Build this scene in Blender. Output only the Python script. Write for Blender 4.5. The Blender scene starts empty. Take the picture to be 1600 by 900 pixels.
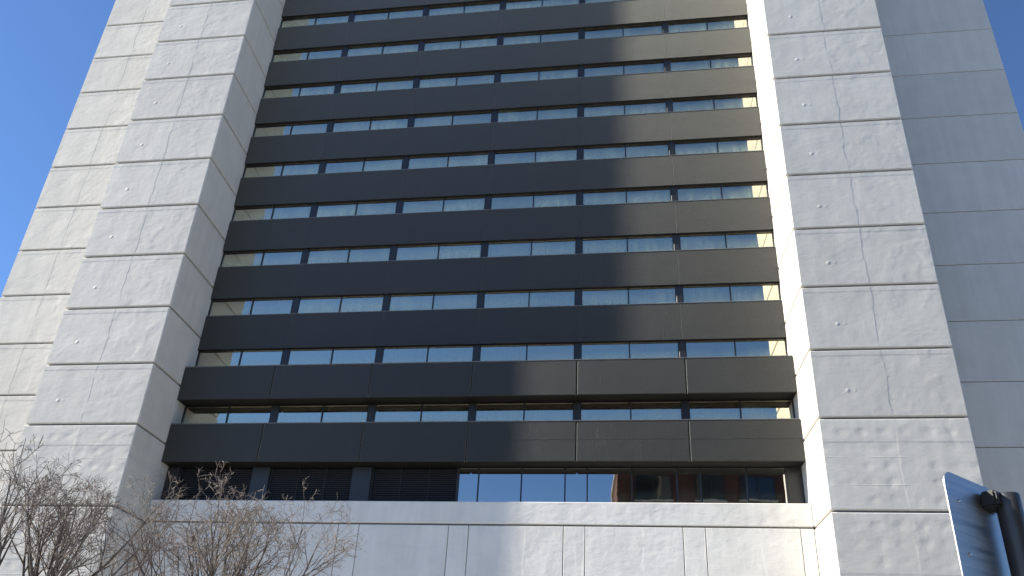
import bpy, bmesh, math, random
from mathutils import Vector, Matrix

# ------------------------------------------------------------------ camera, sky, sun, exposure
scene = bpy.context.scene
COL = scene.collection
ZB = 10.826                       # street level lies this far below the first full storey joint of the tower
CAM_Y = -25.48

def cam_axes(yaw, pitch, roll):
    fwd = Vector((math.sin(yaw)*math.cos(pitch), math.cos(yaw)*math.cos(pitch), math.sin(pitch)))
    right = Vector((math.cos(yaw), -math.sin(yaw), 0))
    up = right.cross(fwd)
    r2 = math.cos(roll)*right + math.sin(roll)*up
    u2 = -math.sin(roll)*right + math.cos(roll)*up
    return r2, u2, fwd

cam_data = bpy.data.cameras.new('camera')
cam = bpy.data.objects.new('camera', cam_data)
COL.objects.link(cam)
r_, u_, f_ = cam_axes(-0.1333, 0.3958, 0.0494)
cam.matrix_world = Matrix(((r_.x, u_.x, -f_.x, 0), (r_.y, u_.y, -f_.y, CAM_Y), (r_.z, u_.z, -f_.z, 1.6), (0, 0, 0, 1)))
cam_data.sensor_fit = 'HORIZONTAL'
cam_data.sensor_width = 36.0
cam_data.lens = 36.0*1109.55/1600.0
cam_data.shift_x = -2.26/1600.0
cam_data.shift_y = 260.24/1600.0
cam_data.clip_start = 0.05
cam_data.clip_end = 6000
scene.camera = cam

SUN_EL = math.radians(35.0)
SUN_AZ = math.radians(7.36)        # angle between the sun's bearing and the plane of the facade
to_sun = Vector((-math.cos(SUN_AZ)*math.cos(SUN_EL), -math.sin(SUN_AZ)*math.cos(SUN_EL), math.sin(SUN_EL)))
world = bpy.data.worlds.new('World')
scene.world = world
world.use_nodes = True
wn = world.node_tree
wn.nodes.clear()
sky = wn.nodes.new('ShaderNodeTexSky')
sky.sky_type = 'NISHITA'
sky.sun_disc = False
sky.sun_elevation = SUN_EL
sky.sun_rotation = math.atan2(to_sun.x, to_sun.y)
sky.altitude = 1500
sky.air_density = 1.0
sky.dust_density = 0.0
sky.ozone_density = 7.5
bg = wn.nodes.new('ShaderNodeBackground')
bg.inputs['Strength'].default_value = 0.078
wo = wn.nodes.new('ShaderNodeOutputWorld')
wn.links.new(sky.outputs[0], bg.inputs[0])
wn.links.new(bg.outputs[0], wo.inputs[0])

sun_data = bpy.data.lights.new('sun', 'SUN')
sun_data.energy = 5.0
sun_data.angle = math.radians(0.53)
sun_data.color = (1.0, 0.93, 0.80)
sun = bpy.data.objects.new('sun', sun_data)
COL.objects.link(sun)
sun.rotation_euler = to_sun.to_track_quat('Z', 'Y').to_euler()
sun.location = (-60, -30, 60)

vs = scene.view_settings
vs.view_transform = 'Standard'
vs.look = 'None'
vs.exposure = 1.4
vs.gamma = 1.0
vs.use_curve_mapping = False

R = random.Random(7)

# ------------------------------------------------------------------ helpers
def thing(name, label, cat, loc=(0, 0, 0), group=None):
    o = bpy.data.objects.new(name, None)
    COL.objects.link(o)
    o.location = loc
    o.empty_display_size = 0.3
    o['label'] = label
    o['category'] = cat
    if group:
        o['group'] = group
    return o

def tag(o, label, cat=None, group=None, kind=None):
    if label: o['label'] = label
    if cat: o['category'] = cat
    if group: o['group'] = group
    if kind: o['kind'] = kind
    return o

def obj(name, mesh, mat=None, parent=None, loc=(0, 0, 0), rot=None):
    """link a mesh object; loc is given in world space, parents are only translated"""
    o = bpy.data.objects.new(name, mesh)
    COL.objects.link(o)
    if mat is not None and not mesh.materials:
        mesh.materials.append(mat)
    if parent is not None:
        o.parent = parent
        w = Vector((0, 0, 0)); p = parent
        while p is not None:
            w += p.location; p = p.parent
        o.location = Vector(loc) - w
    else:
        o.location = loc
    if rot: o.rotation_euler = rot
    return o

def mesh_from_bm(bm, name, smooth=False):
    me = bpy.data.meshes.new(name)
    bm.normal_update()
    bm.to_mesh(me); bm.free()
    if smooth:
        for p in me.polygons: p.use_smooth = True
    return me

def bm_box(bm, x0, x1, y0, y1, z0, z1):
    vs_ = [bm.verts.new(c) for c in ((x0,y0,z0),(x1,y0,z0),(x1,y1,z0),(x0,y1,z0),(x0,y0,z1),(x1,y0,z1),(x1,y1,z1),(x0,y1,z1))]
    fs = []
    for f in ((0,1,5,4),(1,2,6,5),(2,3,7,6),(3,0,4,7),(4,5,6,7),(3,2,1,0)):
        fs.append(bm.faces.new([vs_[i] for i in f]))
    return vs_, fs

_cache = {}
def box_mesh(w, d, h, bev=0.0):
    """box with its origin at the middle of the bottom of its front face; y runs inwards"""
    key = (round(w, 4), round(d, 4), round(h, 4), round(bev, 4))
    bm = bmesh.new()
    bm_box(bm, -w/2, w/2, 0, d, 0, h)
    if bev > 0:
        bmesh.ops.bevel(bm, geom=list(bm.edges), offset=bev, segments=1, affect='EDGES', profile=0.5)
    return mesh_from_bm(bm, 'block')

def box_obj(name, x0, x1, y0, y1, z0, z1, mat, parent=None, bev=0.0):
    """z in tower levels (street + ZB); meshes are shared between equal boxes of one material"""
    key = (round(x1-x0, 3), round(y1-y0, 3), round(z1-z0, 3), bev, mat.name)
    if key not in _cache:
        _cache[key] = box_mesh(x1-x0, y1-y0, z1-z0, bev)
    return obj(name, _cache[key], mat, parent, ((x0+x1)/2, y0, z0))

def add_tube(bm, pts, rads, n=8, cap=True):
    rings = []
    for i, p in enumerate(pts):
        p = Vector(p)
        d = (Vector(pts[min(i+1, len(pts)-1)]) - Vector(pts[max(i-1, 0)])).normalized()
        a = d.orthogonal().normalized() if abs(d.z) < 0.95 else Vector((1, 0, 0)).cross(d).normalized()
        if i and rings:
            a = (prev_a - d*prev_a.dot(d)).normalized()
        prev_a = a
        b = d.cross(a)
        rings.append([bm.verts.new(p + (a*math.cos(2*math.pi*k/n) + b*math.sin(2*math.pi*k/n))*rads[i]) for k in range(n)])
    for i in range(len(rings)-1):
        for k in range(n):
            bm.faces.new((rings[i][k], rings[i][(k+1) % n], rings[i+1][(k+1) % n], rings[i+1][k]))
    if cap:
        bm.faces.new(rings[0][::-1]); bm.faces.new(rings[-1])

# ------------------------------------------------------------------ materials
class NT:
    def __init__(self, name):
        self.m = bpy.data.materials.new(name)
        self.m.use_nodes = True
        self.t = self.m.node_tree
        self.t.nodes.clear()
        self.out = self.n('ShaderNodeOutputMaterial')
    def n(self, kind, **kw):
        nd = self.t.nodes.new(kind)
        for k, v in kw.items(): setattr(nd, k, v)
        return nd
    def put(self, sock, v):
        if v is None: return
        if hasattr(v, 'is_linked') or isinstance(v, bpy.types.NodeSocket): self.t.links.new(v, sock)
        else: sock.default_value = v
    def math(self, op, a, b=None, c=None, clamp=False):
        nd = self.n('ShaderNodeMath', operation=op, use_clamp=clamp)
        self.put(nd.inputs[0], a)
        if b is not None: self.put(nd.inputs[1], b)
        if c is not None: self.put(nd.inputs[2], c)
        return nd.outputs[0]
    def sum(self, *a):
        s = a[0]
        for x in a[1:]: s = self.math('ADD', s, x)
        return s
    def coords(self, rnd=True):
        tc = self.n('ShaderNodeTexCoord')
        self.local = tc.outputs['Object']
        sep = self.n('ShaderNodeSeparateXYZ')
        self.put(sep.inputs[0], self.local)
        self.x, self.y, self.z = sep.outputs
        oi = self.n('ShaderNodeObjectInfo')
        self.rnd = oi.outputs['Random']
        mul = self.n('ShaderNodeVectorMath', operation='MULTIPLY_ADD')
        cmb = self.n('ShaderNodeCombineXYZ')
        for i, s in enumerate((91.7, 47.3, 63.1)): self.put(cmb.inputs[i], self.math('MULTIPLY', self.rnd, s))
        self.put(mul.inputs[0], self.local); mul.inputs[1].default_value = (1, 1, 1); self.put(mul.inputs[2], cmb.outputs[0])
        self.p = mul.outputs[0]
    def noise(self, scale, detail=3, rough=0.5, stretch=None, vec=None, dist=0.0):
        v = vec if vec is not None else self.p
        if stretch:
            mp = self.n('ShaderNodeVectorMath', operation='MULTIPLY')
            self.put(mp.inputs[0], v); mp.inputs[1].default_value = stretch
            v = mp.outputs[0]
        nd = self.n('ShaderNodeTexNoise')
        self.put(nd.inputs['Vector'], v)
        nd.inputs['Scale'].default_value = scale
        nd.inputs['Detail'].default_value = detail
        nd.inputs['Roughness'].default_value = rough
        nd.inputs['Distortion'].default_value = dist
        return nd.outputs['Fac']
    def step(self, v, a, b, lo=0.0, hi=1.0, smooth=True):
        nd = self.n('ShaderNodeMapRange', interpolation_type='SMOOTHSTEP' if smooth else 'LINEAR')
        self.put(nd.inputs['Value'], v)
        nd.inputs['From Min'].default_value = a; nd.inputs['From Max'].default_value = b
        nd.inputs['To Min'].default_value = lo; nd.inputs['To Max'].default_value = hi
        return nd.outputs['Result']
    def mixc(self, f, a, b, mode='MIX'):
        nd = self.n('ShaderNodeMix', data_type='RGBA', blend_type=mode)
        self.put(nd.inputs['Factor'], f)
        self.put(nd.inputs[6], a); self.put(nd.inputs[7], b)
        return nd.outputs[2]
    def bump(self, h, strength=1.0, dist=1.0):
        nd = self.n('ShaderNodeBump')
        nd.inputs['Strength'].default_value = strength
        nd.inputs['Distance'].default_value = dist
        self.put(nd.inputs['Height'], h)
        return nd.outputs[0]
    def pbr(self, col, rough=0.6, spec=0.4, metal=0.0, normal=None, **kw):
        b = self.n('ShaderNodeBsdfPrincipled')
        self.put(b.inputs['Base Color'], col)
        self.put(b.inputs['Roughness'], rough)
        self.put(b.inputs['Specular IOR Level'], spec)
        b.inputs['Metallic'].default_value = metal
        for k, v in kw.items(): self.put(b.inputs[k.replace('_', ' ')], v)
        if normal is not None: self.put(b.inputs['Normal'], normal)
        self.put(self.out.inputs[0], b.outputs[0])
        return b

def c4(*a): return (a[0], a[1], a[2], 1.0)

def concrete(name, base, quilt=0.0, seam=True, seam_x=0.0, boss=True, crease=False, patch=0.0, rough=0.75, relief=1.0, spec=0.22, top_band=True):
    """painted concrete with trowel relief; everything is in metres of the panel's own coordinates"""
    N = NT(name); N.coords()
    wob = N.math('SUBTRACT', N.noise(3.0, 3), 0.5)
    H = []
    H.append(N.math('MULTIPLY', N.noise(0.9, 2), 0.020*relief))
    H.append(N.math('MULTIPLY', N.noise(3.4, 3, 0.55, stretch=(1, 1, 1.7)), 0.0055*relief))
    H.append(N.math('MULTIPLY', N.noise(13, 4, 0.65), 0.0022*relief))
    H.append(N.math('MULTIPLY', N.noise(75, 2, 0.6), 0.0005*relief))
    if seam:
        slow = N.math('SUBTRACT', N.noise(0.8, 2), 0.5)
        sx = N.sum(N.x, -seam_x, N.math('MULTIPLY', wob, 0.07), N.math('MULTIPLY', slow, 0.32))
        mask = N.step(N.noise(1.1, 2), 0.34, 0.52)
        if crease:     # a soft fold that turns away from the light on its far side
            H.append(N.math('MULTIPLY', N.step(sx, -0.03, 0.05), N.math('MULTIPLY', mask, -0.0045)))
            H.append(N.math('MULTIPLY', N.step(sx, -0.9, 0.0, smooth=False), 0.004))
        else:
            H.append(N.math('MULTIPLY', N.step(sx, -0.04, 0.04), N.math('MULTIPLY', mask, 0.0035)))
        H.append(N.math('MULTIPLY', N.math('SUBTRACT', 1.0, N.step(N.math('ABSOLUTE', sx), 0.0, 0.03)), N.math('MULTIPLY', N.step(N.noise(2.3, 2), 0.48, 0.62), 0.0016)))
    if top_band:
        tz = N.math('ADD', N.z, N.math('MULTIPLY', wob, 0.05))
        H.append(N.math('MULTIPLY', N.step(tz, 2.60, 2.70), 0.006))
    if boss:
        dx = N.math('ADD', N.x, 1.45); dz = N.math('SUBTRACT', N.z, 1.12)
        r = N.math('SQRT', N.math('ADD', N.math('MULTIPLY', dx, dx), N.math('MULTIPLY', dz, dz)))
        H.append(N.math('MULTIPLY', N.math('SUBTRACT', 1.0, N.step(r, 0.0, 0.12)), 0.014))
        dx2 = N.math('ADD', N.x, 1.18)
        r2 = N.math('SQRT', N.math('ADD', N.math('MULTIPLY', dx2, dx2), N.math('MULTIPLY', dz, dz)))
        H.append(N.math('MULTIPLY', N.math('SUBTRACT', 1.0, N.step(r2, 0.0, 0.10)), 0.004))
    if quilt:
        qx = N.math('ADD', N.x, N.math('MULTIPLY', N.math('SUBTRACT', N.noise(1.3, 1), 0.5), 0.25))
        qz = N.math('ADD', N.z, N.math('MULTIPLY', wob, 0.16))
        # dents at the formwork ties, a little out of line with each other
        s = N.math('MULTIPLY', N.math('ABSOLUTE', N.math('SINE', N.math('MULTIPLY', qx, math.pi/0.77))), N.math('ABSOLUTE', N.math('SINE', N.math('MULTIPLY', qz, math.pi/0.68))))
        s = N.math('MULTIPLY', N.math('POWER', s, 3.2), N.math('MULTIPLY', N.step(N.noise(0.9, 1), 0.3, 0.6), -quilt))
        H.append(s)
        # board seams of the formwork
        for z0 in (0.95, 2.05):
            zz = N.math('ADD', N.math('SUBTRACT', N.z, z0), N.math('MULTIPLY', wob, 0.05))
            H.append(N.math('MULTIPLY', N.math('SUBTRACT', 1.0, N.step(N.math('ABSOLUTE', zz), 0.0, 0.03)), N.math('MULTIPLY', N.step(N.noise(0.9, 1), 0.42, 0.55), 0.004)))
    if patch:
        v = N.n('ShaderNodeTexVoronoi', distance='CHEBYCHEV', feature='F1')
        mp = N.n('ShaderNodeVectorMath', operation='MULTIPLY'); N.put(mp.inputs[0], N.p); mp.inputs[1].default_value = (0.55, 0.0, 0.9)
        N.put(v.inputs['Vector'], mp.outputs[0]); v.inputs['Scale'].default_value = 1.0
        sp = N.n('ShaderNodeSeparateColor'); N.put(sp.inputs[0], v.outputs['Color'])
        H.append(N.math('MULTIPLY', sp.outputs[0], patch))
    h = N.sum(*H)
    tone = N.noise(0.8, 4, 0.6)
    streak = N.noise(1.0, 4, 0.6, stretch=(2.6, 2.6, 0.22))
    f = N.math('ADD', N.math('MULTIPLY', tone, 0.5), N.math('MULTIPLY', streak, 0.5))
    b2 = tuple(x*0.89 for x in base)
    col = N.mixc(N.step(f, 0.35, 0.65), c4(*b2), c4(*base))
    vary = N.math('MULTIPLY_ADD', N.rnd, 0.07, 0.93)
    grain = N.step(N.noise(60, 2, 0.7), 0.3, 0.7, 0.94, 1.03)
    col = N.mixc(1.0, col, N.mixc(1.0, vary, grain, 'MULTIPLY'), 'MULTIPLY')
    N.pbr(col, rough, spec, normal=N.bump(h), Sheen_Weight=0.10, Sheen_Roughness=0.6)
    return N.m

WHITE = (0.595, 0.58, 0.54)
M_pier = concrete('painted concrete of the piers', WHITE, crease=True)
M_pier_low = concrete('painted concrete of the pier base', WHITE, quilt=0.010, boss=False)
M_wing = concrete('painted concrete of the wings', (0.575, 0.56, 0.52), boss=False, seam_x=-0.9, crease=True)
M_wall = concrete('painted concrete of the podium', (0.78, 0.762, 0.715), boss=False, seam_x=0.35, patch=0.006, relief=1.45, top_band=False)
M_core = concrete('raw concrete in the joints', (0.22, 0.215, 0.205), seam=False, boss=False, top_band=False)

def dark_panel(name, wrinkle=0.0, base=(0.012, 0.012, 0.0112)):
    N = NT(name); N.coords()
    H = [N.math('MULTIPLY', N.noise(1.1, 2), 0.012), N.math('MULTIPLY', N.noise(20, 3, 0.62), 0.011), N.math('MULTIPLY', N.noise(70, 2, 0.6), 0.0035)]
    wob = N.math('SUBTRACT', N.noise(2.5, 3), 0.5)
    for x0 in (-1.3, 0.4, 1.55):
        sx = N.math('ADD', N.math('SUBTRACT', N.x, x0), N.math('MULTIPLY', wob, 0.10))
        m = N.step(N.noise(0.8, 1), 0.48, 0.6)
        H.append(N.math('MULTIPLY', N.math('SUBTRACT', 1.0, N.step(N.math('ABSOLUTE', sx), 0.0, 0.03)), N.math('MULTIPLY', m, 0.003)))
    if wrinkle:
        zz = N.math('ADD', N.math('SUBTRACT', N.z, 0.98), N.math('MULTIPLY', wob, 0.08))
        H.append(N.math('MULTIPLY', N.step(zz, -0.02, 0.03), wrinkle))
        w = N.noise(1.6, 4, 0.6, stretch=(1.0, 1, 0.5), dist=1.2)
        H.append(N.math('MULTIPLY', N.math('SUBTRACT', 1.0, N.step(N.math('ABSOLUTE', N.math('SUBTRACT', w, 0.5)), 0.0, 0.012)), N.math('MULTIPLY', N.step(N.noise(0.5, 1), 0.5, 0.7), wrinkle*0.4)))
    f = N.math('ADD', N.math('MULTIPLY', N.noise(0.7, 4, 0.6), 0.5), N.math('MULTIPLY', N.noise(1.2, 4, 0.6, stretch=(3, 3, 0.2)), 0.5))
    col = N.mixc(N.step(f, 0.35, 0.65), c4(*(x*0.82 for x in base)), c4(*base))
    col = N.mixc(1.0, col, N.math('MULTIPLY_ADD', N.rnd, 0.16, 0.86), 'MULTIPLY')
    N.pbr(col, 0.6, 0.5, normal=N.bump(N.sum(*H)), Sheen_Weight=1.0, Sheen_Roughness=0.42, Sheen_Tint=c4(0.97, 0.98, 0.87))
    return N.m
M_dark = dark_panel('charcoal coated spandrel')
M_dark_mid = dark_panel('charcoal coated balcony panel, plain')
M_dark_low = dark_panel('charcoal coated balcony panel', wrinkle=0.006)

def plain(name, col, rough=0.5, spec=0.4, metal=0.0, var=0.2, scale=6, bumpamt=0.0008):
    N = NT(name); N.coords()
    k = N.step(N.noise(scale, 4, 0.6), 0.3, 0.7, 1-var, 1.0)
    N.pbr(N.mixc(1.0, c4(*col), k, 'MULTIPLY'), rough, spec, metal, normal=N.bump(N.math('MULTIPLY', N.noise(scale*6, 3), bumpamt)))
    return N.m
M_frame = plain('dark bronze aluminium', (0.022, 0.021, 0.022), 0.38, 0.5)
M_cover = plain('dark grey column cover', (0.024, 0.024, 0.026), 0.45, 0.5)
M_sill = plain('grey metal flashing', (0.20, 0.20, 0.20), 0.4, 0.5)
M_louver = plain('black louver blade', (0.034, 0.035, 0.038), 0.5, 0.4)
M_soffit = plain('black soffit lining', (0.014, 0.0135, 0.0125), 0.7, 0.3)  # near-black, holds the shade under the bands in its colour
M_inside = plain('dim interior plaster', (0.22, 0.21, 0.19), 0.8, 0.2)
M_void = plain('dark plenum lining', (0.012, 0.012, 0.013), 0.8, 0.2)

def glass(name, refl, tint, pale_low=0.0, wav=0.0006):
    N = NT(name); N.coords()
    nrm = N.bump(N.math('ADD', N.math('MULTIPLY', N.noise(0.9, 1), wav*4), N.math('MULTIPLY', N.noise(4, 1), wav*0.3)))
    g = N.n('ShaderNodeBsdfGlossy'); g.inputs['Roughness'].default_value = 0.012
    N.put(g.inputs['Color'], c4(*refl)); N.put(g.inputs['Normal'], nrm)
    tr = N.n('ShaderNodeBsdfTransparent'); N.put(tr.inputs['Color'], c4(*tint))
    fr = N.n('ShaderNodeFresnel'); fr.inputs['IOR'].default_value = 1.5; N.put(fr.inputs['Normal'], nrm)
    fac = N.math('MULTIPLY_ADD', fr.outputs[0], 0.45, 0.55)
    mx = N.n('ShaderNodeMixShader'); N.put(mx.inputs[0], fac)
    N.t.links.new(tr.outputs[0], mx.inputs[1]); N.t.links.new(g.outputs[0], mx.inputs[2])
    out = mx.outputs[0]
    if pale_low:   # pale diffuse layer, stronger towards the bottom of the pane, in vertical streaks
        dn = N.n('ShaderNodeBsdfDiffuse'); N.put(dn.inputs['Color'], c4(0.66, 0.76, 0.58))
        low = N.step(N.math('ADD', N.z, N.math('MULTIPLY', N.math('SUBTRACT', N.noise(0.8, 1), 0.5), 0.5)), 0.95, 0.1)
        st = N.step(N.noise(2.0, 2, 0.5, stretch=(2.0, 1, 0.12)), 0.3, 0.75, 0.6, 1.0)
        amt = N.math('MULTIPLY', N.math('MULTIPLY', low, st), pale_low)
        amt = N.math('MULTIPLY', amt, N.math('MULTIPLY_ADD', N.rnd, 0.7, 0.5), clamp=True)
        m2 = N.n('ShaderNodeMixShader'); N.put(m2.inputs[0], amt)
        N.t.links.new(out, m2.inputs[1]); N.t.links.new(dn.outputs[0], m2.inputs[2])
        out = m2.outputs[0]
    N.t.links.new(out, N.out.inputs[0])
    return N.m
M_glass = glass('solar coated glass', (0.97, 0.90, 0.72), (0.74, 0.80, 0.76), pale_low=0.42)
M_glass_low = glass('solar coated glass of the podium', (0.90, 0.88, 0.82), (0.30, 0.34, 0.34), pale_low=0.05)

def curtain_mat():
    N = NT('pale curtain cloth'); N.coords()
    k = N.step(N.noise(2.0, 3, 0.6, stretch=(4, 1, 0.3)), 0.3, 0.7, 0.72, 1.0)
    b = N.pbr(N.mixc(1.0, c4(0.70, 0.70, 0.58), k, 'MULTIPLY'), 0.9, 0.1)
    return N.m
M_curtain = curtain_mat()

def bark(name, a, b):
    N = NT(name); N.coords()
    f = N.noise(5, 4, 0.6, stretch=(1, 1, 0.35))
    col = N.mixc(N.step(f, 0.3, 0.7), c4(*a), c4(*b))
    N.pbr(col, 0.75, 0.25, normal=N.bump(N.math('MULTIPLY', N.noise(30, 3, stretch=(1, 1, 0.3)), 0.004)))
    return N.m
M_bark = bark('grey brown bark', (0.075, 0.062, 0.052), (0.21, 0.185, 0.165))
M_twig = bark('pale brown twig bark', (0.11, 0.09, 0.076), (0.36, 0.31, 0.275))

def brick():
    N = NT('red brown brickwork'); N.coords()
    b = N.n('ShaderNodeTexBrick')
    cmb = N.n('ShaderNodeCombineXYZ'); N.put(cmb.inputs[0], N.math('ADD', N.x, N.y)); N.put(cmb.inputs[1], N.z)
    N.put(b.inputs['Vector'], cmb.outputs[0])
    b.inputs['Color1'].default_value = c4(0.10, 0.040, 0.027); b.inputs['Color2'].default_value = c4(0.072, 0.028, 0.020)
    b.inputs['Mortar'].default_value = c4(0.11, 0.09, 0.078)
    b.inputs['Scale'].default_value = 1.0; b.inputs['Brick Width'].default_value = 0.215; b.inputs['Row Height'].default_value = 0.075
    b.inputs['Mortar Size'].default_value = 0.006
    col = N.mixc(1.0, b.outputs['Color'], N.step(N.noise(0.6, 4), 0.3, 0.7, 0.8, 1.05), 'MULTIPLY')
    N.pbr(col, 0.85, 0.2, normal=N.bump(N.math('MULTIPLY', b.outputs['Fac'], -0.004)))
    return N.m
M_brick = brick()
M_stone = plain('pale stone trim', (0.42, 0.39, 0.34), 0.8, 0.2)
M_darkglass = plain('dark window glass', (0.012, 0.014, 0.016), 0.05, 0.8, bumpamt=0.0)
M_asphalt = plain('worn asphalt', (0.055, 0.054, 0.052), 0.85, 0.25, scale=3, bumpamt=0.004)
M_paving = plain('concrete paving', (0.42, 0.405, 0.375), 0.8, 0.25, scale=2, bumpamt=0.001)
M_kerb = plain('granite kerb', (0.36, 0.35, 0.34), 0.7, 0.3, scale=8)
M_ground = plain('urban ground', (0.16, 0.155, 0.145), 0.9, 0.2, scale=0.05)
M_paint = plain('white road paint', (0.62, 0.62, 0.60), 0.7, 0.3, scale=5)
M_soil = plain('dark soil', (0.06, 0.045, 0.035), 0.95, 0.1)

def sign_metal():
    N = NT('mill finish aluminium sheet'); N.coords()
    # rolling marks run diagonally over the sheet
    mp = N.n('ShaderNodeMapping'); N.put(mp.inputs['Vector'], N.local)
    mp.inputs['Rotation'].default_value = (0, math.radians(-38), 0); mp.inputs['Scale'].default_value = (2.0, 2.0, 45.0)
    st = N.noise(1.0, 4, 0.6, vec=mp.outputs[0])
    fine = N.noise(160, 2, 0.6)
    r = N.math('ADD', N.step(st, 0.3, 0.7, 0.30, 0.46), N.math('MULTIPLY', fine, 0.08))
    col = N.mixc(N.step(st, 0.35, 0.65), c4(0.24, 0.25, 0.27), c4(0.33, 0.34, 0.36))
    N.pbr(col, r, 0.5, 0.9, normal=N.bump(N.math('MULTIPLY', fine, 0.0003)))
    return N.m
M_sign = sign_metal()
M_post = plain('dark weathered steel', (0.045, 0.047, 0.052), 0.38, 0.5, 0.35, scale=14)
M_black = plain('black painted bracket', (0.012, 0.012, 0.012), 0.55, 0.4)
M_bolt = plain('zinc bolt', (0.45, 0.46, 0.48), 0.35, 0.5, 0.9)

# ------------------------------------------------------------------ ground and street
def sheet(name, x0, x1, y0, y1, z0, z1, mat, kind='structure', bev=0.0):
    bm = bmesh.new(); bm_box(bm, x0, x1, y0, y1, z0, z1)
    if bev: bmesh.ops.bevel(bm, geom=[e for e in bm.edges], offset=bev, segments=2, affect='EDGES')
    o = obj(name, mesh_from_bm(bm, name), mat)
    o['kind'] = kind
    return o
bm = bmesh.new()
bmesh.ops.create_grid(bm, x_segments=8, y_segments=8, size=1500)
g = obj('ground', mesh_from_bm(bm, 'ground'), M_ground, loc=(0, 0, -0.16)); g['kind'] = 'structure'
sheet('road', -400, 400, -23.6, -13.2, -0.5, -0.13, M_asphalt)
sheet('pavement', -400, 400, -13.0, 20, -0.4, 0.0, M_paving)
sheet('pavement', -400, 400, -60, -23.8, -0.4, 0.0, M_paving)
sheet('kerb', -400, 400, -13.2, -13.0, -0.4, 0.004, M_kerb, bev=0.02)
sheet('kerb', -400, 400, -23.8, -23.6, -0.4, 0.004, M_kerb, bev=0.02)
for i in range(-14, 15):
    bm = bmesh.new()
    bm_box(bm, i*6-1.5, i*6+1.5, -18.46, -18.34, -0.128, -0.124)
    o = obj('road_marking', mesh_from_bm(bm, 'marking'), M_paint); o['kind'] = 'structure'

# ------------------------------------------------------------------ the tower
XL0, XL1, XR0, XR1 = -25.047, -19.715, 8.188, 13.547
WL, WR, WY = -31.897, 20.461, 2.866
YS, YB, YG = 2.722, 2.116, 2.88           # upper spandrels, balcony panels, glass
JB = [-15.16, -10.47, -5.77, -1.06, 3.64]  # joints between bays
NUP = 15                                   # storeys of upper spandrels
TOP = 54.0
tower = thing('tower_block', 'tall white concrete tower block with dark window bands between two piers', 'building', (-5.765, 2.9, 0))

levels = [-ZB, -5.7, -0.708] + [3.0*k for k in range(1, 19)]
def stack(name, label, x0, x1, y0, y1, lowmat, mat, core_back, gap=0.085, bev=0.042):
    core = box_obj(name, x0+0.12, x1-0.12, y0+0.10, core_back, 0.0, ZB+TOP-0.05, M_core, tower)
    core['label'] = label
    for a, b in zip(levels[:-1], levels[1:]):
        m = lowmat if a < 2.9 else mat
        z0, z1 = ZB + a + gap/2, ZB + b - gap/2
        if a == -ZB: z0 = 0.0
        box_obj('concrete_panel', x0, x1, y0, y1, z0, z1, m, core, bev)
    return core
pl = stack('pier', 'shaded pier with the grey inner face', XL0, XL1, 0.0, 3.3, M_pier_low, M_pier, 16)
pr = stack('pier', 'pier whose inner face is in full sun', XR0, XR1, 0.0, 3.3, M_pier_low, M_pier, 16)
wl = stack('wing_wall', 'sunlit set-back wing wall', WL, XL0-0.004, WY, WY+0.6, M_wing, M_wing, 15.6, gap=0.075)
wr = stack('wing_wall', 'shadowed set-back wing wall', XR1+0.004, WR, WY, WY+0.6, M_wing, M_wing, 15.6, gap=0.035, bev=0.012)

edges = [XL1+0.012] + JB + [XR0-0.012]

def spandrel(z0, z1, yf, mat, gap, bev, sill=True, label=None):
    """a band of six coated panels across the front, on a beam"""
    # the soffit is a board tucked up a little behind the panels, shade put into its black
    beam = box_obj('spandrel_beam', XL1+0.004, XR0-0.004, yf+0.115, 3.4, ZB+z0+0.03, ZB+z1-0.02, M_soffit, tower)
    if label: beam['label'] = label
    for a, b in zip(edges[:-1], edges[1:]):
        ga = 0 if a == edges[0] else (gap if a < 3 else max(gap, 0.012))/2
        gb = 0 if b == edges[-1] else (gap if b < 3 else max(gap, 0.012))/2
        p = box_obj('spandrel_panel', a+ga, b-gb, yf, yf+0.11, ZB+z0, ZB+z1, mat, beam, bev)
        if len(p.data.materials) == 1:      # the underside takes the soffit black, its shade put into the colour
            p.data.materials.append(M_soffit)
            for f in p.data.polygons:
                if f.normal.z < -0.9: f.material_index = 1
    if sill:
        box_obj('sill_flashing', XL1+0.03, XR0-0.03, yf-0.012, YG-0.035, ZB+z1+0.002, ZB+z1+0.024, M_sill, beam)
    return beam

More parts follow.
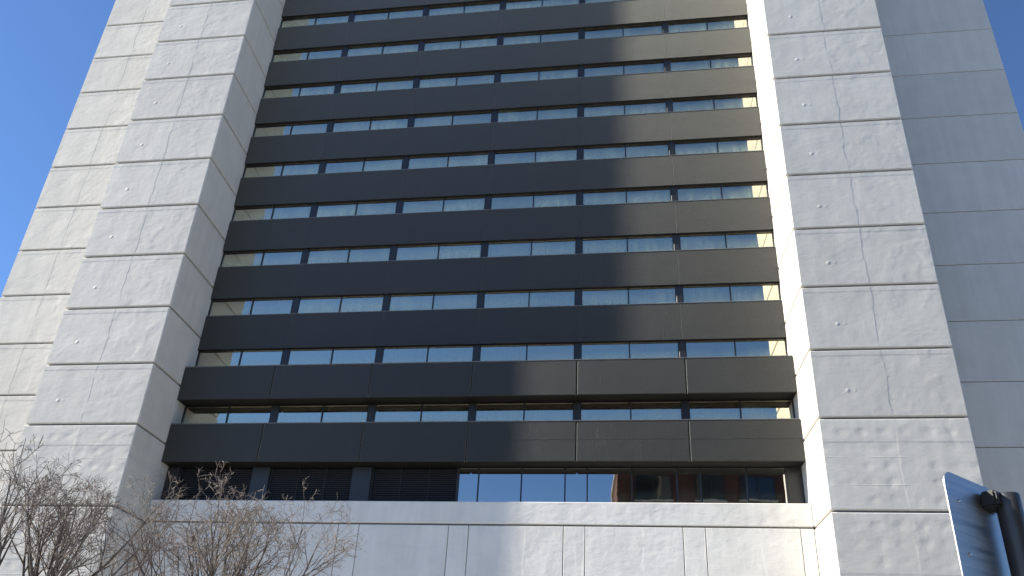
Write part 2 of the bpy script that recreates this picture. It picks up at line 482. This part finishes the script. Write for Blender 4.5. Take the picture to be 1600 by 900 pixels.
COLW = 0.135
def window(x0, x1, z0, z1, mull, gmat, fw=0.05):
    """one window: dark frame with jambs, head, bottom rail and mullions; the panes are pieces of it"""
    bm = bmesh.new()
    yf, yb = YG-0.05, YG+0.06
    bm_box(bm, x0, x1, yf, yb, z0, z0+fw)
    bm_box(bm, x0, x1, yf, yb, z1-fw*0.7, z1)
    xs = [x0] + mull + [x1]
    for i, x in enumerate(xs):
        a, b = (x, x+fw) if i == 0 else ((x-fw, x) if i == len(xs)-1 else (x-fw*0.55, x+fw*0.55))
        bm_box(bm, a, b, yf+0.001, yb-0.001, z0+fw, z1-fw*0.7)
    cx = (x0+x1)/2
    bmesh.ops.translate(bm, verts=bm.verts, vec=(-cx, -YG, -z0))
    key = ('win', round(x1-x0, 3), round(z1-z0, 3), tuple(round(m-cx, 3) for m in mull))
    if key in _cache: bm.free()
    else: _cache[key] = mesh_from_bm(bm, 'frame')
    w = obj('window', _cache[key], M_frame, tower, (cx, YG, z0))
    for i, (a, b) in enumerate(zip(xs[:-1], xs[1:])):
        pa = a + (fw if i == 0 else fw*0.55) + 0.001
        pb = b - (fw if i == len(xs)-2 else fw*0.55) - 0.001
        key = ('pane', round(pb-pa, 3), round(z1-z0, 3), gmat.name)
        if key not in _cache:
            b2 = bmesh.new(); bm_box(b2, -(pb-pa)/2, (pb-pa)/2, 0, 0.012, 0, z1-z0-fw*1.7-0.002)
            me = mesh_from_bm(b2, 'pane')
            _cache[key] = me
        obj('pane', _cache[key], gmat, w, ((pa+pb)/2, YG, z0+fw+0.001))
    return w

ORD = ['first', 'second', 'third', 'fourth', 'fifth', 'sixth', 'seventh', 'eighth', 'ninth', 'tenth', 'eleventh', 'twelfth', 'thirteenth', 'fourteenth', 'fifteenth', 'sixteenth', 'seventeenth']
def curtain_mesh(w, h, seed, cover):
    rr = random.Random(seed)
    bm = bmesh.new()
    n = int(w/0.03)
    lo = []; hi = []
    ph = 0.0
    for i in range(n+1):
        x = -w/2 + w*i/n
        ph += 0.03*2*math.pi/rr.uniform(0.12, 0.24)
        y = 0.035*math.sin(ph)
        lo.append(bm.verts.new((x, y, 0))); hi.append(bm.verts.new((x, y*0.8, h)))
    for i in range(n):
        bm.faces.new((lo[i], lo[i+1], hi[i+1], hi[i]))
    bmesh.ops.solidify(bm, geom=list(bm.faces), thickness=0.004)
    me = mesh_from_bm(bm, 'curtain', True)
    return me
_cur = [curtain_mesh(1.9, 1.25, s, 1) for s in range(5)]
for me in _cur: me.materials.append(M_curtain)

def window_row(z0, z1, row, gmat=None, curtains=True):
    gmat = gmat or M_glass
    ce = [XL1+0.01] + JB + [XR0-0.01]
    for i in range(6):
        a = ce[i] + (COLW if i else 0.0)
        b = ce[i+1] - (COLW if i < 5 else 0.0)
        m = (ce[i]+ce[i+1])/2
        if i == 0: m = -17.46
        if i == 5: m = 5.96
        window(a, b, ZB+z0, ZB+z1, [m], gmat)
        if curtains:
            for s, (p, q) in enumerate(((a, m), (m, b))):
                if R.random() < 0.12: continue
                w = 1.9
                cx = (p+q)/2 + R.uniform(-0.12, 0.12)
                cu = obj('curtain', _cur[R.randrange(5)], M_curtain, None, (cx, 3.52 if False else YG+0.32, ZB+z0+0.0))
                tag(cu, 'pale pleated curtain, %s pane from the shaded pier, %s window row above louvers' % (ORD2[i*2+s], ORD[row]), 'curtain', 'curtains behind the tower windows')
    for x in JB:
        box_obj('column_cover', x-COLW, x+COLW, YG-0.056, YG+0.2, ZB+z0, ZB+z1, M_cover, tower, 0.01)
ORD2 = ORD

# podium wall
wall = box_obj('podium_wall', XL1+0.004, XR0-0.004, YB+0.09, 3.4, 0.0, ZB+0.20, M_core, tower)
wall['label'] = 'pale podium wall below the louvers and windows'
wz = -0.708
cop = [XL1+0.012, -15.6, -10.95, -6.24, -1.52, 3.2, XR0-0.012]
for a, b in zip(edges[:-1], edges[1:]):
    pass
box_obj('coping_panel', XL1+0.012, XR0-0.012, YB-0.016, 2.79, ZB+wz+0.045, ZB+0.29, M_wall, wall, 0.026)
vj = [XL1+0.012, -19.2, -15.65, -14.77, -10.95, -10.06, -6.24, -5.40, -1.52, -0.65, 3.2, 4.07, 7.66, XR0-0.012]
for a, b in zip(vj[:-1], vj[1:]):
    for z0, z1 in ((-5.7+0.02, wz-0.045), (-ZB, -5.7-0.02)):
        box_obj('wall_panel', a+0.014, b-0.014, YB-0.016, 2.5, ZB+z0, ZB+z1, M_wall, wall, 0.012)

# lower storeys
spandrel(2.099, 3.975, YB, M_dark_low, 0.045, 0.022, label='lower projecting dark balcony band')
spandrel(5.234, 6.979, YB, M_dark_mid, 0.045, 0.022, label='upper projecting dark balcony band')
window_row(3.975+0.03, 5.234, 0)
window_row(6.979+0.03, 8.294, 1)
for i in range(NUP):
    spandrel(8.294+3*i, 10.248+3*i, YS, M_dark, 0.005, 0.005)
    window_row(10.248+3*i+0.03, 11.294+3*i, 2+i, curtains=i < 9)
cap = box_obj('roof_parapet', XL1+0.004, XR0-0.004, YS, 4, ZB+8.294+3*NUP, ZB+TOP, M_dark, tower)

# ground storey windows on the right and louvers on the left of the lowest band
rz0, rz1 = 0.10, 2.099
window(-6.17, 7.56, ZB+rz0+0.2, ZB+rz1, [-5.27, -3.40, -1.53, -0.59, 1.28, 3.15, 4.12, 5.97], M_glass_low)
box_obj('end_panel', 7.565, XR0-0.006, YG-0.06, YG+0.1, ZB+rz0+0.2, ZB+rz1, M_frame, tower)
cols = [(XL1+0.006, -19.15), (-15.60, -14.76), (-10.91, -10.04)]
for a, b in cols:
    box_obj('column_cover', a, b, YG-0.16, YG+0.3, ZB+rz0+0.2, ZB+rz1, M_cover, tower, 0.02)
for a, b in ((-19.15, -15.60), (-14.76, -10.91), (-10.04, -6.17)):
    a += 0.004; b -= 0.004
    bm = bmesh.new()
    z0, z1 = ZB+rz0+0.2, ZB+rz1
    bm_box(bm, a, b, YG+0.16, YG+0.2, z0, z1)
    for k in range(4):
        x = a + (b-a-0.05)*k/3
        bm_box(bm, x, x+0.05, YG+0.02 if 0 < k < 3 else YG-0.035, YG+0.155, z0, z1)
    lv = obj('louver', mesh_from_bm(bm, 'louver'), M_louver, tower)
    ns = 17
    key = ('slat', round(b-a, 2))
    if key not in _cache:
        bm = bmesh.new()
        w = b-a-0.01
        pts = [(0.0, 0.0), (0.03, 0.0), (0.12, 0.075), (0.098, 0.085), (0.0, 0.026)]
        l = [bm.verts.new((-w/2, y-0.06, z)) for y, z in pts]; r = [bm.verts.new((w/2, y-0.06, z)) for y, z in pts]
        bm.faces.new(l[::-1]); bm.faces.new(r)
        for k in range(5): bm.faces.new((l[k], l[(k+1) % 5], r[(k+1) % 5], r[k]))
        bmesh.ops.recalc_face_normals(bm, faces=bm.faces)
        _cache[key] = mesh_from_bm(bm, 'slat')
    for k in range(ns):
        obj('slat', _cache[key], M_louver, lv, ((a+b)/2, YG+0.03, z0+0.03+(z1-z0-0.08)*k/ns))

# interior: slabs and back wall behind the glass
bm = bmesh.new()
zs = [(2.12, 3.95), (5.25, 6.96)] + [(8.31+3*i, 10.23+3*i) for i in range(NUP)]
for a, b in zs: bm_box(bm, XL1+0.06, XR0-0.06, 3.42, 9.0, ZB+a, ZB+b)
bm_box(bm, XL1+0.06, XR0-0.06, 9.01, 9.2, 0, ZB+TOP-0.2)
bm_box(bm, XL1+0.06, XR0-0.06, 3.42, 9.0, ZB-0.6, ZB+0.15)
obj('interior_floors', mesh_from_bm(bm, 'floors'), M_inside, tower)

# ------------------------------------------------------------------ brick building across the street, seen in the lowest windows
BX0, BX1, BYF, BH = 1.56, 19.6, -32.0, 28.4
bb = thing('brick_building', 'red brick building with dark windows mirrored in the lowest row of panes', 'building', (10.5, -36, 0))
bm = bmesh.new(); bm_box(bm, BX0, BX1, -50, BYF, 0, BH)
obj('wall', mesh_from_bm(bm, 'bwall'), M_brick, bb)
bm = bmesh.new(); bm_box(bm, BX0-0.3, BX1+0.3, -50.3, BYF+0.3, BH-0.002, BH+0.5)
bmesh.ops.bevel(bm, geom=list(bm.edges), offset=0.06, segments=1, affect='EDGES')
obj('cornice', mesh_from_bm(bm, 'cornice'), M_stone, bb)
def bwindow(x0, x1, z0, z1):
    cx = (x0+x1)/2; w = x1-x0; h = z1-z0
    key = ('bw', round(w, 2), round(h, 2))
    if key not in _cache:
        f = bmesh.new()
        t = 0.10
        bm_box(f, -w/2, w/2, 0.0, 0.10, 0, t); bm_box(f, -w/2, w/2, 0.0, 0.10, h-t, h)
        for x in (-w/2, -t/2, w/2-t): bm_box(f, x, x+t, 0.0, 0.099, t, h-t)
        p = bmesh.new(); bm_box(p, -w/2+0.02, w/2-0.02, 0.004, 0.04, 0.02, h-0.02)
        s = bmesh.new(); bm_box(s, -w/2-0.12, w/2+0.12, 0.0, 0.16, -0.16, -0.002)
        _cache[key] = (mesh_from_bm(f, 'bframe'), mesh_from_bm(p, 'bpane'), mesh_from_bm(s, 'bsill'))
    f, p, s = _cache[key]
    w_ = obj('window', f, M_frame, bb, (cx, BYF, z0))
    obj('pane', p, M_darkglass, w_, (cx, BYF, z0))
    obj('sill', s, M_stone, w_, (cx, BYF, z0))
wx = [(3.1, 6.5), (8.7, 11.3), (12.6, 15.8), (16.9, 18.6)]
for fl in range(7):
    z = 23.7 - 3.75*fl
    for a, b in wx: bwindow(a, b, z, z+2.35)

# ------------------------------------------------------------------ bare street trees
def branch_tree(name, label, base, seed, trunk_h, crown_h, crown_r, limbs, lean=(0, 0), r0=0.15, dens=1.0, spread=46):
    rr = random.Random(seed)
    t = thing(name, label, 'tree', base, 'bare trees along the pavement')
    bt = bmesh.new(); bl = bmesh.new(); bc = bmesh.new()
    # trunk
    pts = []; rad = []
    for i in range(9):
        f = i/8
        pts.append((lean[0]*f*f + rr.uniform(-.03, .03), lean[1]*f*f + rr.uniform(-.03, .03), trunk_h*f - 0.1))
        rad.append(r0*(1.35 - 0.55*f + 0.5*max(0, 0.15-f)/0.15))
    add_tube(bt, pts, rad, 12)
    segs = [0]
    def grow(p, d, length, r, lev):
        n = max(3, int(length/(0.28 if lev < 2 else 0.13)))
        P = [Vector(p)]; Rr = [r]
        d = Vector(d).normalized()
        tip = 0.0048 if lev else 0.009
        for i in range(n):
            up = (0.085, 0.085, 0.06, 0.03, 0.0)[min(lev, 4)]
            j = (0.045, 0.075, 0.11, 0.15, 0.16)[min(lev, 4)]
            d = (d + Vector((rr.gauss(0, j), rr.gauss(0, j), rr.gauss(0, j)*0.8 + up))).normalized()
            P.append(P[-1] + d*(length/n)); Rr.append(r + (tip-r)*(i+1)/n)
        add_tube(bl if lev < 2 else bc, P, Rr, 7 if lev == 0 else (5 if lev == 1 else 3), cap=False)
        segs[0] += n
        if lev >= 4: return
        kids = (5.2, 3.6, 2.7, 1.6)[lev]*dens
        kids = int(kids) + (1 if rr.random() < kids-int(kids) else 0)
        for k in range(kids):
            f = rr.uniform(0.25, 0.98) if lev else rr.uniform(0.30, 0.98)**0.8
            i = min(n-1, int(f*n)); fr = f*n - i
            q = P[i].lerp(P[i+1], fr); dd = (P[i+1]-P[i]).normalized()
            side = dd.orthogonal(); side.rotate(Matrix.Rotation(rr.uniform(0, 6.283), 3, dd))
            ang = math.radians(rr.uniform(20, 44) if lev < 2 else rr.uniform(28, 62))
            nd = dd*math.cos(ang) + side*math.sin(ang)
            nl = length*(1.05-f*0.55)*rr.uniform(0.42, 0.72) if lev < 2 else length*rr.uniform(0.34, 0.62)
            rk = Rr[i]*rr.uniform(0.5, 0.8)
            if rk < 0.005: rk = 0.005
            grow(q, nd, max(nl, 0.11), rk, lev+1)
        # leader goes on
    top = Vector(pts[-1])
    for k in range(limbs):
        a = 2*math.pi*(k+rr.uniform(-.3, .3))/limbs
        tilt = math.radians(rr.uniform(14, spread)) if k else math.radians(5)
        h = rr.uniform(0.0, 1.0)
        st = Vector((lean[0], lean[1], trunk_h - 0.15 - h*0.45*min(2.0, trunk_h*0.5)))
        d = Vector((math.cos(a)*math.sin(tilt), math.sin(a)*math.sin(tilt), math.cos(tilt)))
        L = (crown_h*rr.uniform(0.82, 1.0))/max(0.6, math.cos(tilt)*1.05)
        grow(st, d, min(L, crown_h*1.15), r0*rr.uniform(0.28, 0.48), 0)
    obj('trunk', mesh_from_bm(bt, 'trunk', True), M_bark, t, base)
    obj('limbs', mesh_from_bm(bl, 'limbs', True), M_bark, t, base)
    obj('crown', mesh_from_bm(bc, 'crown', True), M_twig, t, base)
    # soil pit
    return segs[0]
def camdir(u, v):
    d = r_*((u-802.26)/1109.55) + u_*((710.24-v)/1109.55) + f_
    return d/math.hypot(d.x, d.y)
def at(u, v, dist):
    d = camdir(u, v); return Vector((d.x*dist, CAM_Y + d.y*dist, 1.6 + d.z*dist))
TREES = [
    ('bare tree with a dark upright fan of limbs before the shaded pier', 78, 20.5, 11, 4.3, 3.35, 14, 0.15, 1.15, 48),
    ('bare tree with pale twigs reaching over the dark louvers', 358, 20.5, 23, 3.6, 4.0, 18, 0.15, 1.22, 66),
    ('bare tree with two stems at the outer edge of the wing wall', -25, 19.0, 31, 3.6, 3.4, 9, 0.14, 0.9, 44),
    ('thin bare tree between the fan-shaped tree and the pale-twigged tree', 205, 22.5, 47, 4.0, 3.3, 7, 0.11, 0.8, 40),
]
for lab, u, dist, seed, th, ch, nl, r0, dn, spd in TREES:
    b = at(u, 900, dist); b.z = 0.0
    n = branch_tree('bare_tree', lab, b, seed, th, ch, 2.4, nl, r0=r0, dens=dn, spread=spd)
    bm = bmesh.new(); bm_box(bm, -0.7, 0.7, -0.7, 0.7, -0.02, 0.004)
    o = obj('tree_pit', mesh_from_bm(bm, 'pit'), M_soil, None, b); o['kind'] = 'structure'

# ------------------------------------------------------------------ sign on a post beside the camera
C0 = Vector((0, CAM_Y, 1.6))
sg = thing('road_sign', 'bare metal back of a road sign clamped to a dark round post', 'sign', C0 + Vector((1.48, 2.66, -1.6)))
A = C0 + Vector((1.206, 2.511, 1.0)); B = C0 + Vector((1.525, 2.772, 1.0))
ax = (B-A); ax.z = 0; ax.normalize()
ang = math.atan2(ax.y, ax.x)
def round_rect(w, h, r, n=6):
    out = []
    for cx, cz, a0 in ((w-r, -r, 0), (r, -r, 90), (r, -h+r, 180), (w-r, -h+r, 270)):
        for k in range(n+1):
            a = math.radians(a0 + 90*k/n); out.append((cx + r*math.cos(a), cz + r*math.sin(a)))
    return out
bm = bmesh.new()
PW, PH, PT = 0.37, 0.55, 0.004
prof = round_rect(PW, PH, 0.055, 10)
fr = [bm.verts.new((x, 0, z)) for x, z in prof]; bk = [bm.verts.new((x, PT, z)) for x, z in prof]
bm.faces.new(fr); bm.faces.new(bk[::-1])
for i in range(len(fr)): bm.faces.new((fr[i], bk[i], bk[(i+1) % len(fr)], fr[(i+1) % len(fr)]))
bmesh.ops.recalc_face_normals(bm, faces=bm.faces)
plate = obj('sign_plate', mesh_from_bm(bm, 'plate'), M_sign, sg, A, (0, 0, ang))
def sub(name, bm, mat, parent, loc=(0, 0, 0), smooth=False):
    o = bpy.data.objects.new(name, mesh_from_bm(bm, name, smooth)); COL.objects.link(o)
    o.data.materials.append(mat); o.parent = parent; o.location = loc
    return o
for x, z in ((0.075, -0.105), (0.075, -0.30), (0.075, -0.50)):
    bm = bmesh.new(); bmesh.ops.create_cone(bm, cap_ends=True, segments=10, radius1=0.007, radius2=0.006, depth=0.006, matrix=Matrix.Rotation(math.pi/2, 4, 'X'))
    sub('bolt', bm, M_bolt, plate, (x, -0.003, z))
# post: round steel tube on the back of the plate, capped
nrm = Vector((ax.y, -ax.x, 0))
post_c = A + ax*0.312 + nrm*0.058; post_c.z = C0.z
bm = bmesh.new()
RP = 0.041
add_tube(bm, [(0, 0, -1.6), (0, 0, 0.90), (0, 0, 0.950), (0, 0, 0.956)], [RP, RP, RP, RP*0.93], 32)
post = obj('post', mesh_from_bm(bm, 'post', True), M_post, sg, post_c)
# clamp between plate and post
bm = bmesh.new()
bm_box(bm, 0.230, 0.350, -0.056, -0.001, -0.100, -0.036)
bmesh.ops.bevel(bm, geom=list(bm.edges), offset=0.008, segments=2, affect='EDGES')
sub('clamp', bm, M_black, plate)
